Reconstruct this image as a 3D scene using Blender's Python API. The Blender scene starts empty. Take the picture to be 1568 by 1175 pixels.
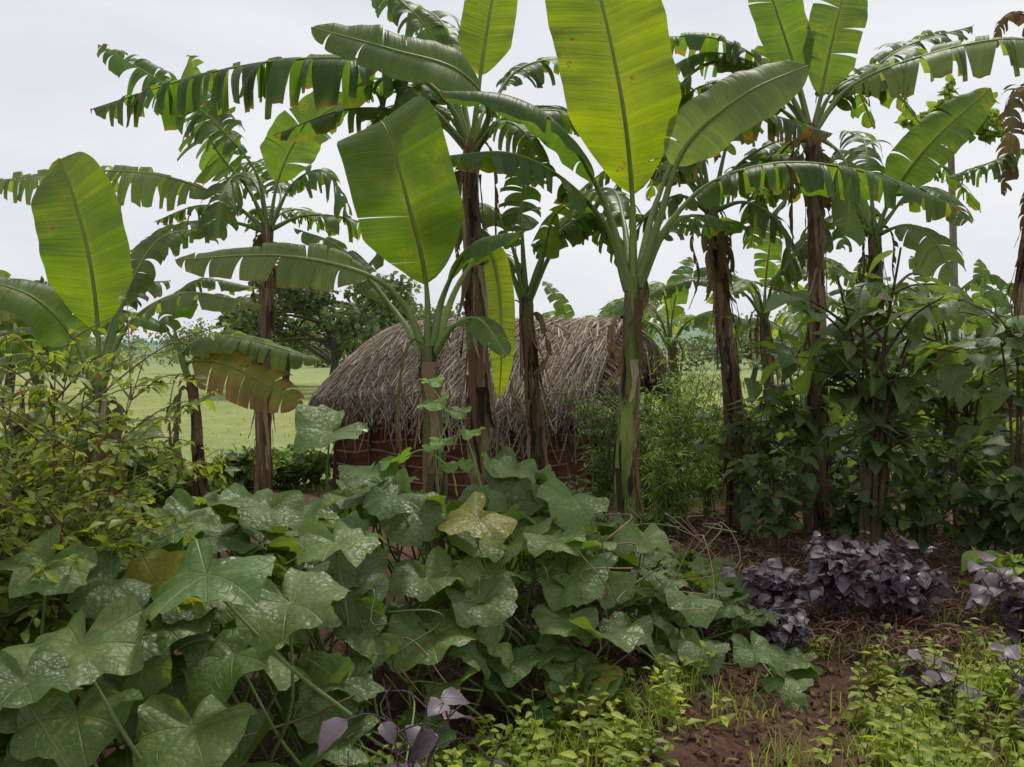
import bpy, math, random
import numpy as np
from mathutils import Vector
R=np.random.default_rng(7); random.seed(7)
F=1358.0; CH=1.5
def W(u,v,y):   # image pixel at assumed depth -> metres (x right, y away from the camera, z up)
    return np.array([(u-784)/F*y, y, CH+(545-v)/F*y])
def nz(a):
    a=np.asarray(a,float); return a/(np.linalg.norm(a,axis=-1,keepdims=True)+1e-9)
def sstep(a,b,x):
    t=np.clip((np.asarray(x,float)-a)/(b-a),0,1); return t*t*(3-2*t)
# ---------------------------------------------------------------- mesh accumulator
class MB:
    def __init__(s): s.v=[];s.q=[];s.t=[];s.uv=[];s.c=[];s.n=0
    def add(s,v,q=None,t=None,uv=None,c=(1,1,1)):
        v=np.asarray(v,float).reshape(-1,3); k=len(v)
        s.v.append(v)
        if q is not None and len(q): s.q.append(np.asarray(q,int).reshape(-1,4)+s.n)
        if t is not None and len(t): s.t.append(np.asarray(t,int).reshape(-1,3)+s.n)
        s.uv.append(np.zeros((k,2)) if uv is None else np.asarray(uv,float).reshape(-1,2))
        c=np.asarray(c,float)
        s.c.append(np.broadcast_to(c,(k,3)) if c.ndim==1 else c.reshape(-1,3))
        s.n+=k
    def build(s,name,mat,parent=None,smooth=True):
        if s.n==0: return None
        v=np.concatenate(s.v); uv=np.concatenate(s.uv); c=np.concatenate(s.c)
        q=np.concatenate(s.q) if s.q else np.zeros((0,4),int)
        t=np.concatenate(s.t) if s.t else np.zeros((0,3),int)
        loops=np.concatenate([q.ravel(),t.ravel()]).astype(np.int32)
        nq,nt=len(q),len(t)
        ls=np.concatenate([np.arange(nq)*4, nq*4+np.arange(nt)*3]).astype(np.int32)
        me=bpy.data.meshes.new(name)
        me.vertices.add(len(v)); me.vertices.foreach_set("co",v.astype(np.float32).ravel())
        me.loops.add(len(loops)); me.loops.foreach_set("vertex_index",loops)
        me.polygons.add(nq+nt); me.polygons.foreach_set("loop_start",ls)
        me.polygons.foreach_set("use_smooth",np.full(nq+nt,smooth,bool))
        me.update(calc_edges=True); me.validate()
        ul=me.uv_layers.new(name="UVMap"); 
        if len(me.loops)==len(loops): ul.data.foreach_set("uv",uv[loops].astype(np.float32).ravel())
        ca=me.color_attributes.new("Col",'FLOAT_COLOR','POINT')
        ca.data.foreach_set("color",np.c_[c,np.ones(len(c))].astype(np.float32).ravel())
        me.materials.append(mat)
        ob=bpy.data.objects.new(name,me); bpy.context.scene.collection.objects.link(ob)
        if parent: ob.parent=parent
        return ob
def empty(name,loc=(0,0,0)):
    e=bpy.data.objects.new(name,None); e.empty_display_size=.2
    bpy.context.scene.collection.objects.link(e); return e
# ---------------------------------------------------------------- node helpers
class NT:
    def __init__(s,mat): mat.use_nodes=True; s.t=mat.node_tree; s.t.nodes.clear()
    def n(s,typ,ins=None,**kw):
        nd=s.t.nodes.new(typ)
        for k,v in kw.items(): setattr(nd,k,v)
        for k,v in (ins or {}).items():
            sock=nd.inputs[k]
            if isinstance(v,bpy.types.NodeSocket): s.t.links.new(v,sock)
            else: sock.default_value=v
        return nd
    def m(s,op,a,b=0.0,c=0.0,clamp=False):
        nd=s.n('ShaderNodeMath',{0:a,1:b,2:c},operation=op); nd.use_clamp=clamp; return nd.outputs[0]
    def mr(s,v,a,b,c=0.0,d=1.0):
        return s.n('ShaderNodeMapRange',{0:v,1:a,2:b,3:c,4:d}).outputs[0]
    def mix(s,f,a,b,bt='MIX'):
        nd=s.n('ShaderNodeMix',data_type='RGBA',blend_type=bt)
        for i,v in ((0,f),(6,a),(7,b)):
            if isinstance(v,bpy.types.NodeSocket): s.t.links.new(v,nd.inputs[i])
            else: nd.inputs[i].default_value=v if i==0 or len(v)==4 else (*v,1)
        return nd.outputs[2]
    def noise(s,vec,sc,det=3,rough=.5): return s.n('ShaderNodeTexNoise',{'Vector':vec,'Scale':sc,'Detail':det,'Roughness':rough}).outputs[0]
    def out(s,sh): s.n('ShaderNodeOutputMaterial',{'Surface':sh})
def leafmat(name,kind='plain',rough=.42,tr=.4,tmul=(3.2,3.0,1.0),spec=.4,bump=.3,var=1.0):
    mat=bpy.data.materials.new(name); T=NT(mat)
    col=T.n('ShaderNodeAttribute',attribute_name='Col').outputs['Color']
    obj=T.n('ShaderNodeTexCoord').outputs['Object']; uv=T.n('ShaderNodeUVMap',uv_map='UVMap').outputs[0]
    nn=T.noise(obj,2.5 if kind=='banana' else 9,3,.6)
    lo,hi=1-.25*var,1+.22*var
    base=T.mix(1.0,col,T.n('ShaderNodeCombineColor',{0:T.mr(nn,.3,.7,lo,hi),1:T.mr(nn,.3,.7,lo+.05,hi-.04),2:T.mr(nn,.3,.7,lo+.05,hi)}).outputs[0],'MULTIPLY')
    sep=T.n('ShaderNodeSeparateXYZ',{0:uv}); X,Y=sep.outputs[0],sep.outputs[1]
    if kind=='banana':
        # fine parallel lateral veins, running from the midrib to the margin
        cv=T.n('ShaderNodeCombineXYZ',{0:T.m('MULTIPLY',X,1.0),1:T.m('MULTIPLY',Y,.04)}).outputs[0]
        s1=T.noise(cv,110,2,.6); s2=T.noise(cv,24,2,.5)
        h=T.m('ADD',T.m('MULTIPLY',s1,.7),T.m('MULTIPLY',s2,1.8))
        base=T.mix(T.mr(s1,.38,.62,0,.38),base,T.mix(1.0,base,(.6,.66,.6),'MULTIPLY'))
        base=T.mix(T.mr(s2,.48,.68,0,.45),base,T.mix(1.0,base,(1.45,1.3,1.1),'MULTIPLY'))
        sp=T.noise(obj,5,4,.75)
        base=T.mix(T.mr(sp,.56,.68,0,.45),base,(.20,.19,.03))
        base=T.mix(T.mr(sp,.65,.685,0,.8),base,(.12,.07,.025))
    elif kind=='pumpkin':
        r=T.m('SQRT',T.m('ADD',T.m('MULTIPLY',X,X),T.m('MULTIPLY',Y,Y)))
        th=T.m('ARCTAN2',Y,X); q=T.m('DIVIDE',th,.611)
        d=T.m('ABSOLUTE',T.m('SUBTRACT',q,T.m('ROUND',q)))
        dist=T.m('MULTIPLY',T.m('MULTIPLY',d,.611),r)
        vein=T.mr(dist,.006,.020,1,0)
        ch=T.m('FRACT',T.m('MULTIPLY',T.m('SUBTRACT',r,T.m('MULTIPLY',d,.45)),6.5))
        ch2=T.mr(T.m('ABSOLUTE',T.m('SUBTRACT',ch,.5)),.0,.07,1,0)
        vv=T.m('MAXIMUM',vein,T.m('MULTIPLY',ch2,.4))
        base=T.mix(T.m('MULTIPLY',vv,.38),base,(.24,.31,.10))
        sp=T.noise(uv,3.2,3,.6)
        base=T.mix(T.mr(sp,.5,.75,0,.3),base,(.17,.23,.06))
        sp2=T.noise(obj,40,4,.7)
        base=T.mix(T.mr(sp2,.5,.7,0,.22),base,(.03,.06,.015))
        vo=T.n('ShaderNodeTexVoronoi',{'Vector':uv,'Scale':9.0}).outputs[0]
        h=T.m('SUBTRACT',T.m('MULTIPLY',T.m('SUBTRACT',1.0,vo),.7),T.m('MULTIPLY',vv,1.4))
        ho=T.noise(obj,24,2,.4)   # chewed, yellowed patches
        base=T.mix(T.mr(ho,.69,.72,0,.7),base,(.27,.24,.09))
    elif kind=='ovate':
        a=T.m('ABSOLUTE',Y); mid=T.mr(a,.01,.035,1,0)
        ch=T.m('FRACT',T.m('MULTIPLY',T.m('SUBTRACT',X,T.m('MULTIPLY',a,.7)),8.0))
        vv=T.m('MAXIMUM',mid,T.mr(T.m('ABSOLUTE',T.m('SUBTRACT',ch,.5)),0,.09,.5,0))
        base=T.mix(T.m('MULTIPLY',vv,.3),base,T.mix(1.0,base,(2.0,1.8,1.5),'MULTIPLY'))
        h=T.m('SUBTRACT',nn,vv)
    else: h=nn
    bp=T.n('ShaderNodeBump',{'Strength':bump,'Distance':.01,'Height':h}).outputs[0]
    rr=T.mr(nn,.3,.7,rough-.06,rough+.14)
    p=T.n('ShaderNodeBsdfPrincipled',{'Base Color':base,'Roughness':rr,'Specular IOR Level':spec,'Normal':bp}).outputs[0]
    tc=T.mix(1.0,base,tmul,'MULTIPLY')
    tl=T.n('ShaderNodeBsdfTranslucent',{'Color':tc,'Normal':bp}).outputs[0]
    T.out(T.n('ShaderNodeMixShader',{0:tr,1:p,2:tl}).outputs[0]); return mat
def solidmat(name,rough=.8,nscale=30,stretch=(1,1,1),lo=.6,hi=1.35,bump=.5,spec=.2,spots=None,bd=.02):
    mat=bpy.data.materials.new(name); T=NT(mat)
    col=T.n('ShaderNodeAttribute',attribute_name='Col').outputs['Color']
    obj=T.n('ShaderNodeTexCoord').outputs['Object']
    vec=T.n('ShaderNodeMapping',{'Vector':obj,'Scale':stretch}).outputs[0]
    nn=T.noise(vec,nscale,4,.65); k=T.mr(nn,.25,.75,lo,hi)
    base=T.mix(1.0,col,T.n('ShaderNodeCombineColor',{0:k,1:k,2:k}).outputs[0],'MULTIPLY')
    if spots:
        for (sc,a,b,cc,st) in spots:
            v2=T.n('ShaderNodeMapping',{'Vector':obj,'Scale':st}).outputs[0]
            base=T.mix(T.mr(T.noise(v2,sc,4,.65),a,b),base,cc)
    bp=T.n('ShaderNodeBump',{'Strength':bump,'Distance':bd,'Height':nn}).outputs[0]
    T.out(T.n('ShaderNodeBsdfPrincipled',{'Base Color':base,'Roughness':rough,'Specular IOR Level':spec,'Normal':bp}).outputs[0]); return mat
M_ban=leafmat('banana_blade','banana',.4,.5,(3.0,2.9,.9),.45,bump=.5)
M_dry=leafmat('dry_leaf','plain',.8,.25,(1.6,1.4,1.2),.15)
M_rib=solidmat('petiole',.5,20,(1,1,.3),.8,1.2,.2,.35)
M_stem=solidmat('pseudostem_brown',.65,22,(1,1,.10),.45,1.45,1.0,.3,
   spots=[(14,.44,.54,(.17,.10,.055),(1,1,.14)),(12,.55,.61,(.024,.016,.011),(1.3,1.3,.2)),(22,.58,.64,(.36,.27,.16),(1,1,.07))],bd=.03)
M_stemg=solidmat('pseudostem_green',.5,22,(1,1,.10),.5,1.4,.9,.35,
   spots=[(11,.50,.57,(.15,.10,.045),(1,1,.12)),(12,.55,.60,(.02,.016,.01),(1.6,1.6,.2)),(20,.60,.65,(.26,.22,.10),(1,1,.07))],bd=.03)
M_pum=leafmat('pumpkin_leaf_surface','pumpkin',.43,.34,(2.4,2.4,.7),.5,bump=.5,var=.8)
M_ov=leafmat('broad_leaf','ovate',.42,.4,(2.6,2.5,.8),.4)
M_small=leafmat('small_leaf','plain',.45,.4,(2.4,2.3,.9),.35)
M_purple=leafmat('purple_leaf','ovate',.4,.2,(1.8,1.2,1.2),.6)
M_wood=solidmat('bark',.85,30,(1,1,.25),.5,1.4,.7)
M_thatch=solidmat('thatch',.85,40,(1,1,1),.7,1.3,.4,.15)
M_mud=solidmat('mud_wall',.95,7,(1,1,1),.5,1.4,.9,.1,spots=[(3,.5,.62,(.085,.045,.028),(1,1,1)),(9,.58,.64,(.20,.10,.06),(1,1,1))],bd=.05)
M_straw=solidmat('straw',.85,50,(1,1,1),.6,1.3,.3,.1)
# ---------------------------------------------------------------- terrain
def ground(x,y):
    x=np.asarray(x,float); y=np.asarray(y,float)
    z=-.03*np.clip(y-6,0,10)
    far=sstep(110,520,y)
    z=z+far*(13+.012*np.clip(x,-300,500)+5*np.sin(x*.006+1)+3.5*np.sin(x*.013+y*.004)+2*np.sin(x*.031+2))
    near=1-sstep(14,40,np.abs(y))
    z=z+near*(.025*np.sin(x*3.1+y*1.7)+.02*np.sin(x*5.3-y*4.1)+.012*np.sin(x*11+y*9.3+1)+.01*np.sin(y*17-x*7.9))
    z=z+.25*sstep(14,40,y)*np.sin(x*.12+y*.07)
    return z
def grow(a0,a1,st,lim):
    g=[a0]
    while g[-1]<a1: g.append(g[-1]+st)
    s=st
    while g[-1]<lim: s*=1.09; g.append(g[-1]+s)
    return g
gx=grow(0,5,.05,1400); gx=np.array([-a for a in gx[::-1][:-1]]+gx)
gy=grow(0,9,.05,1800); gy=np.array([-600,-200,-60,-20,-8,-4,-2,-1,-.5]+gy)
XX,YY=np.meshgrid(gx,gy); ZZ=ground(XX,YY)
ny,nx=XX.shape; idx=np.arange(ny*nx).reshape(ny,nx)
mb=MB(); mb.add(np.stack([XX,YY,ZZ],-1),q=np.stack([idx[:-1,:-1],idx[:-1,1:],idx[1:,1:],idx[1:,:-1]],-1))
gm=bpy.data.materials.new('soil_and_pasture'); T=NT(gm)
pos=T.n('ShaderNodeNewGeometry').outputs['Position']; sp=T.n('ShaderNodeSeparateXYZ',{0:pos})
n1=T.noise(pos,2.2,6,.65); n2=T.noise(pos,22,6,.7); n3=T.noise(pos,.12,5,.6); n4=T.noise(pos,90,3,.6); n5=T.noise(pos,.5,5,.65)
soil=T.mix(T.mr(n2,.3,.7),(.055,.028,.019),(.175,.095,.066)); soil=T.mix(T.mr(n1,.45,.7,0,.6),soil,(.22,.125,.088))
gr=T.mix(T.mr(n5,.35,.65),(.22,.28,.09),(.36,.39,.16)); gr=T.mix(T.mr(n3,.4,.6,0,.6),gr,(.33,.36,.13)); gr=T.mix(T.mr(n1,.52,.66,0,.5),gr,(.16,.21,.06))
fy=T.m('ADD',sp.outputs[1],T.m('MULTIPLY',T.m('SUBTRACT',n1,.5),3.0))
c=T.mix(T.mr(fy,10.5,12),soil,gr)
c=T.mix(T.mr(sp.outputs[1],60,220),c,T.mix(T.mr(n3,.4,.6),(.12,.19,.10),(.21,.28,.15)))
c=T.mix(T.mr(sp.outputs[1],220,480),c,(.20,.28,.29))  # aerial haze painted into the ground colour, bluer with distance
bp=T.n('ShaderNodeBump',{'Strength':.9,'Distance':.04,'Height':T.m('ADD',n2,T.m('MULTIPLY',n4,.4))}).outputs[0]
T.out(T.n('ShaderNodeBsdfPrincipled',{'Base Color':c,'Roughness':.95,'Specular IOR Level':.1,'Normal':bp}).outputs[0])
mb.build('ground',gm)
# ---------------------------------------------------------------- curves, tubes
def curve(pts,n):
    P=np.array(pts,float)
    P=np.vstack([2*P[0]-P[1],P,2*P[-1]-P[-2]]); out=[]
    for i in range(1,len(P)-2):
        t=np.linspace(0,1,30,endpoint=False)[:,None]
        p0,p1,p2,p3=P[i-1],P[i],P[i+1],P[i+2]
        out.append(.5*((2*p1)+(-p0+p2)*t+(2*p0-5*p1+4*p2-p3)*t**2+(-p0+3*p1-3*p2+p3)*t**3))
    out=np.vstack(out+[P[-2][None]])
    s=np.r_[0,np.cumsum(np.linalg.norm(np.diff(out,axis=0),axis=1))]
    q=np.linspace(0,s[-1],n)
    return np.stack([np.interp(q,s,out[:,k]) for k in range(3)],1), s[-1]
def tube(mb,P,rad,sides=6,col=(1,1,1),lump=0):
    P=np.asarray(P,float); n=len(P); rad=np.broadcast_to(rad,(n,))
    Tn=nz(np.gradient(P,axis=0)); ref=np.array([.13,.97,.2]); 
    A=nz(np.cross(Tn,ref)); B=np.cross(Tn,A)
    a=np.linspace(0,2*np.pi,sides,endpoint=False)
    rr=rad[:,None]*np.ones(sides)
    if lump: rr=rr*(1+lump*np.sin(a*3+np.arange(n)[:,None]*.25)+lump*.6*R.standard_normal((n,sides))*.5)
    V=P[:,None]+rr[...,None]*(np.cos(a)[None,:,None]*A[:,None]+np.sin(a)[None,:,None]*B[:,None])
    i=np.arange(n*sides).reshape(n,sides); j=np.roll(i,-1,1)
    q=np.stack([i[:-1],j[:-1],j[1:],i[1:]],-1)
    c=np.asarray(col,float)
    if c.ndim==2: c=np.repeat(c,sides,0)
    mb.add(V,q=q,c=c)
# ---------------------------------------------------------------- banana
DK=(.058,.112,.025); MD=(.080,.142,.030); BR=(.165,.225,.012); PL=(.13,.185,.062)
G=np.array([0,0,-1.])
def banana_leaf(mb,mr,pts,t0,width,tear=0.,droop=.5,nrm=(0,0,1),col=MD,brown=0.,dih=.15,rr=.022,rise=.2,tip=.45):
    P,L=curve(pts,121); Tn=nz(np.gradient(P,axis=0)); nrm=nz(np.array(nrm,float))
    S=np.cross(Tn,nrm); bad=np.linalg.norm(S,axis=1)<.15
    S[bad]+=np.array([.3,0,0]); S=nz(S)
    for _ in range(6): S[1:-1]=(S[:-2]+S[1:-1]+S[2:])/3
    S=nz(S); Nn=np.cross(S,Tn)
    t=np.linspace(0,1,121)
    tube(mr,P,np.interp(t,[0,t0,1],[rr*1.35,rr*.62,.003]),6,col=np.array(col)*.4+np.array([.11,.15,.035]))
    BL=L*(1-t0)
    def at(A,tt): 
        x=tt*120; return np.stack([np.interp(x,np.arange(121),A[:,k]) for k in range(3)],-1)
    K=7
    for sg in (1,-1):
        edges=[0.]
        if tear<=.02: edges=[0.,1.]
        else:
            while edges[-1]<1:
                st=R.uniform(.03,.085)/(max(BL,.6))/ (tear) if R.random()<.85 else R.uniform(.12,.28)/max(BL,.6)
                edges.append(min(1,edges[-1]+st))
        for a,b in zip(edges[:-1],edges[1:]):
            if b-a<.004: continue
            m=max(3,int(np.ceil((b-a)*56))+1)
            s=np.linspace(a,b,m)
            prof=np.minimum(1,(np.clip(s,1e-4,1)/rise))**.6*np.where(s>tip,np.clip(1-(np.clip((s-tip)/(1-tip),0,1))**2.3,0,1)**.66,1)
            w=width*.5*prof*(1-.3*tear*R.random())
            g0=t0+s*(1-t0)
            C=at(P,g0);Sx=nz(at(S,g0))*sg;Nx=nz(at(Nn,g0));Tx=nz(at(Tn,g0))
            tj=R.uniform(-1,1)
            sweep=.22+.3*tear*R.uniform(-1,1)
            ph=dih+tear*.6*R.uniform(-1,.5)
            d=nz(Sx*np.cos(ph)+Nx*np.sin(ph)+Tx*sweep)
            dr=droop*(1+tear*1.1*R.uniform(-.7,1))
            rows=[C]; cur=C; gap=min(.75,tear*.62*R.uniform(.3,1.2))
            phs=R.uniform(0,6.28,3)
            for k in range(1,K+1):
                cur=cur+d*(w/K)[:,None]; d=nz(d+G*dr*3.0/K*(.3+k/K)+Tx*tear*.09*tj)
                row=cur.copy()
                und=(.5*np.sin(s*BL*7+phs[0])+.35*np.sin(s*BL*17+phs[1])+.2*np.sin(s*BL*37+phs[2]))*(k/K)**1.5*width*.06
                row+=Nx*und[:,None]
                if tear>.02:
                    cen=row.mean(0); row=cen+(row-cen)*(1-gap*(k/K)**1.4)
                rows.append(row)
            V=np.stack(rows,1)
            i=np.arange(m*(K+1)).reshape(m,K+1)
            q=np.stack([i[:-1,:-1],i[:-1,1:],i[1:,1:],i[1:,:-1]],-1)
            kk=np.linspace(0,1,K+1)[None,:]*np.ones((m,1))
            uv=np.stack([np.repeat((s*BL+sg*3.1+t0)[:,None],K+1,1),kk*width*.5],-1)
            cc=np.array(col)*(1+.2*R.uniform(-1,1)*(.3+tear))
            cc=cc[None,None,:]*np.ones((m,K+1,1))
            e=(np.exp(-(kk*9)**2)*.6)[...,None]; cc=cc*(1-e)+np.array([.17,.23,.05])*e
            bw=brown*(R.random()<.25+brown)*R.uniform(.3,1)
            be=np.clip((kk-(1-bw*.9))*5,0,1)*(bw>0)+max(brown,.35)*sstep(.9,1,s)[:,None]
            if tear>.3: be=be+.6*np.clip((kk-.9)*10,0,1)*(R.random()<.6)
            be=np.clip(be,0,1)[...,None]
            ye=np.clip(be*1.6,0,1); cc=cc*(1-ye)+(cc*.3+np.array([.16,.15,.015]))*ye
            cc=cc*(1-be)+np.array([.16,.10,.045])*be
            mb.add(V,q=q,uv=uv,c=cc.reshape(-1,3))
def dry_leaf(mb,base,out,length,col=(.20,.135,.08)):
    p0=np.array(base,float); o=nz(np.array([out[0],out[1],0.]))
    pts=[p0,p0+o*.11+[0,0,.05],p0+o*.17+[0,0,-.2*length],p0+o*.14+[R.uniform(-.05,.05),0,-.6*length],p0+o*.11+[R.uniform(-.12,.12),0,-length]]
    banana_leaf(mb,mb,pts,.1,R.uniform(.10,.2),.9,1.2,(o[0],o[1],.3),np.array(col)*R.uniform(.5,1.3),1.0,.5,.008)
def stem(ms,md,pts,r0,r1,green=(.13,.16,.045),strips=16):
    P,L=curve(pts,90); t=np.linspace(0,1,90)
    rad=np.interp(t,[0,.06,.3,1],[r0*1.35,r0*1.1,r0,r1])
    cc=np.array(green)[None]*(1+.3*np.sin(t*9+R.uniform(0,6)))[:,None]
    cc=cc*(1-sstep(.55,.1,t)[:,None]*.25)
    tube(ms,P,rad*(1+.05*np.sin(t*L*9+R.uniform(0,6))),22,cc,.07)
    for _ in range(strips):   # old leaf sheaths peeling off the pseudostem
        a=R.uniform(0,6.28); ta=R.uniform(.15,1); ln=R.uniform(.2,.8)/L; tb=max(0,ta-ln)
        s=np.linspace(ta,tb,9); wd=R.uniform(.012,.075)
        C=np.stack([np.interp(s,t,P[:,k]) for k in range(3)],1); rr=np.interp(s,t,rad)
        peel=np.linspace(0,1,9)**2*R.uniform(.0,.09)+.004
        rows=[]; tw=R.uniform(-1,1)
        for j in (-1,-.33,.33,1):
            aa=a+j*wd/2/np.maximum(rr,.03)*np.linspace(1.1,.2,9)*R.uniform(.7,1.2,9)+.25*np.sin(s*14+a)+tw*np.linspace(0,.8,9)**2
            rows.append(C+np.stack([np.cos(aa),np.sin(aa),0*aa],1)*(rr+peel+.004*abs(j)+R.uniform(0,.008,9))[:,None])
        V=np.stack(rows,1); i=np.arange(36).reshape(9,4)
        q=np.stack([i[:-1,:-1],i[:-1,1:],i[1:,1:],i[1:,:-1]],-1)
        base=[(.27,.18,.10),(.15,.09,.05),(.06,.04,.025),(.36,.28,.18),(.20,.15,.08)][R.integers(5)]
        md.add(V,q=q,c=np.array(base)*R.uniform(.6,1.2))
def banana(d,trunk,r0,r1,leaves,strips=16,dry=2,green=(.13,.16,.045),rr=.022,sm=None,extra=0,xl=1.5,dead=()):
    e=empty('banana_plant'); mb,mr,ms,md=MB(),MB(),MB(),MB()
    tp=[W(u,v,d+o) for u,v,o in trunk]
    b=tp[0].copy(); gz=float(ground(b[0],b[1]))-.05
    if b[2]>gz+.05: tp=[np.array([b[0],b[1],gz])]+tp
    else: tp[0][2]=gz
    stem(ms,md,tp,r0,r1,green,strips)
    top=tp[-1]
    for lf in leaves:
        kw=dict(lf[3]) if len(lf)>3 else {}
        pts=[W(p[0],p[1],d+(p[2] if len(p)>2 else 0)) for p in lf[0]]
        banana_leaf(mb,mr,pts,lf[1],lf[2]/F*d,rr=rr,**kw)
    for (path,wd_) in dead:
        banana_leaf(md,md,[W(*p) for p in path],.15,wd_/F*d,1.0,1.6,(0,-.4,1),(.17,.11,.07),1.0,rr=.010)
    for i in range(extra):
        a=R.uniform(.1,3.04); o=np.array([math.cos(a),math.sin(a)*.8,0]); l=R.uniform(.8,1.1)*xl; rise=R.uniform(.3,.9)
        banana_leaf(mb,mr,[top-[0,0,.1],top+o*.2*l+[0,0,.5*rise],top+o*.6*l+[0,0,.8*rise],top+o*l+[0,0,rise*.3]],.25,R.uniform(.45,.6),R.uniform(.5,1),1.0,up(),[DK,MD][i%2],R.uniform(0,.4))
    for _ in range(dry):
        a=R.uniform(0,6.28); dry_leaf(md,top-[0,0,R.uniform(0,.35)],(math.cos(a),math.sin(a)),R.uniform(.35,.95))
    ms.build('pseudostem',sm or M_stem,e); mb.build('leaf_blades',M_ban,e); mr.build('petioles',M_rib,e); md.build('dry_sheaths',M_dry,e)
CAM=(0,-1,.15)
def up(x=0,y=-.45,z=1): return (x,y,z)
# A : tallest plant right of centre
banana(5.9,[(955,900,0),(960,700,0),(966,560,0),(970,425,0)],.080,.055,[
 ([(969,440),(968,300),(952,150,-.15),(915,-20,-.1),(880,-110,.1)],.24,178,dict(nrm=CAM,col=BR,dih=.12,droop=.03,rise=.26,tip=.55,tear=.03)),
 ([(975,440),(1010,335,-.1),(1050,225,-.2),(1140,145,-.3),(1238,100,-.2)],.42,105,dict(nrm=up(-.3,-1.6,.8),col=PL,droop=.4,dih=.05,tear=.05)),
 ([(965,440),(925,310),(860,200,-.2),(780,148,-.3),(672,140,-.3)],.36,120,dict(nrm=up(0,-.3),col=DK,droop=.9,dih=.1,tear=.08)),
 ([(962,445),(930,350),(862,275,-.3),(780,235,-.5),(675,240,-.6)],.33,120,dict(nrm=up(),col=DK,tear=.7,droop=1.1)),
 ([(978,440),(1020,350),(1090,280,.1),(1200,250,0),(1330,265,-.1),(1475,320,-.2)],.25,160,dict(nrm=up(0,-.3),col=MD,tear=.8,droop=1.5)),
 ([(974,440),(1005,310,.4),(1060,205,.7),(1160,175,.9),(1275,205,.9)],.35,150,dict(nrm=up(),col=DK,tear=.9,droop=1.6,brown=.6)),
 ([(966,440),(955,340,.5),(935,290,1.2),(880,300,2.2)],.3,120,dict(col=MD,tear=.6,droop=.9)),
 ([(974,440),(1010,370,.5),(1060,330,1.2),(1150,350,1.9)],.3,120,dict(col=MD,tear=.6,droop=.9)),
],strips=9,dry=2,green=(.16,.21,.035),rr=.026,sm=M_stemg)
# B
banana(5.2,[(664,900,0),(664,700,0),(656,530,0)],.07,.05,[
 ([(656,545),(652,430),(630,330,-.12),(600,220,-.15),(583,186,-.05),(588,208,.14)],.25,160,dict(nrm=CAM,col=(.088,.155,.016),dih=.1,droop=.03,rise=.24,tip=.65,tear=.03)),
 ([(660,540),(680,450),(725,375,-.2),(800,355,-.4)],.4,90,dict(nrm=up(),col=DK,tear=.3,droop=.8)),
 ([(652,545),(620,470),(560,420,-.1),(430,392,-.1),(268,398,0)],.33,100,dict(nrm=up(0,-1.4,.8),col=PL,tear=.35,droop=1.0)),
 ([(662,545),(700,440,.3),(745,385,.4),(764,440,.4),(768,540,.3),(764,612,.3)],.38,48,dict(nrm=(.2,-1,0),col=(.2,.26,.02),dih=.3,droop=.0)),
 ([(662,545),(695,500,-.1),(735,490,-.3),(775,545,-.5)],.3,60,dict(nrm=up(),col=MD,tear=.3,droop=.6)),
 ([(650,545),(600,470,.4),(520,380,.6),(450,350,.7)],.4,80,dict(nrm=up(),col=MD,tear=.7,droop=.9)),
],strips=8,dry=1,sm=M_stemg)
# C
banana(6.6,[(735,850,0),(732,560,0),(722,350,0),(722,215,0)],.085,.06,[
 ([(720,230),(680,150),(600,100),(470,90,-.1),(320,112,-.1),(138,168,-.1)],.2,215,dict(nrm=up(0,-.3),col=DK,tear=.95,droop=1.6,brown=.15)),
 ([(724,230),(748,170,-.3),(700,108,-.6),(600,76,-.7),(476,42,-.7)],.32,100,dict(nrm=(0,-.9,.6),col=MD,droop=.5,tear=.08)),
 ([(723,230),(735,120),(750,20,.1),(765,-70,.2)],.35,85,dict(nrm=CAM,col=BR,droop=.05)),
 ([(720,230),(690,120,.2),(650,40,.2),(590,-20,.2)],.3,130,dict(nrm=up(0,-.8),col=DK,tear=.8,droop=.8)),
 ([(725,230),(780,180,.3),(850,165,.8),(950,215,1.2)],.25,120,dict(nrm=up(),col=MD,tear=.8,droop=1.1)),
 ([(718,230),(660,165,-.1),(600,120,.2),(555,150,.5)],.3,120,dict(nrm=up(),col=DK,tear=.9,droop=1.3)),
 ([(726,235),(760,190,-.4),(800,200,-.7),(840,270,-.8)],.3,100,dict(nrm=up(),col=MD,tear=.8,droop=1.2)),
 ([(726,230),(790,110,.6),(900,90,1.0),(1010,110,1.4)],.3,120,dict(nrm=up(),col=DK,tear=.8,droop=1.1)),
 ([(718,235),(700,180,.6),(640,160,1.4),(560,200,2.2)],.3,120,dict(nrm=up(),col=DK,tear=.8,droop=1.1)),
 ([(722,230),(690,60,.5),(640,10,1.0),(560,-10,1.4)],.3,130,dict(nrm=up(),col=MD,tear=.8,droop=1.0)),
],strips=46,dry=3,green=(.24,.2,.09),extra=5)
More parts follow.
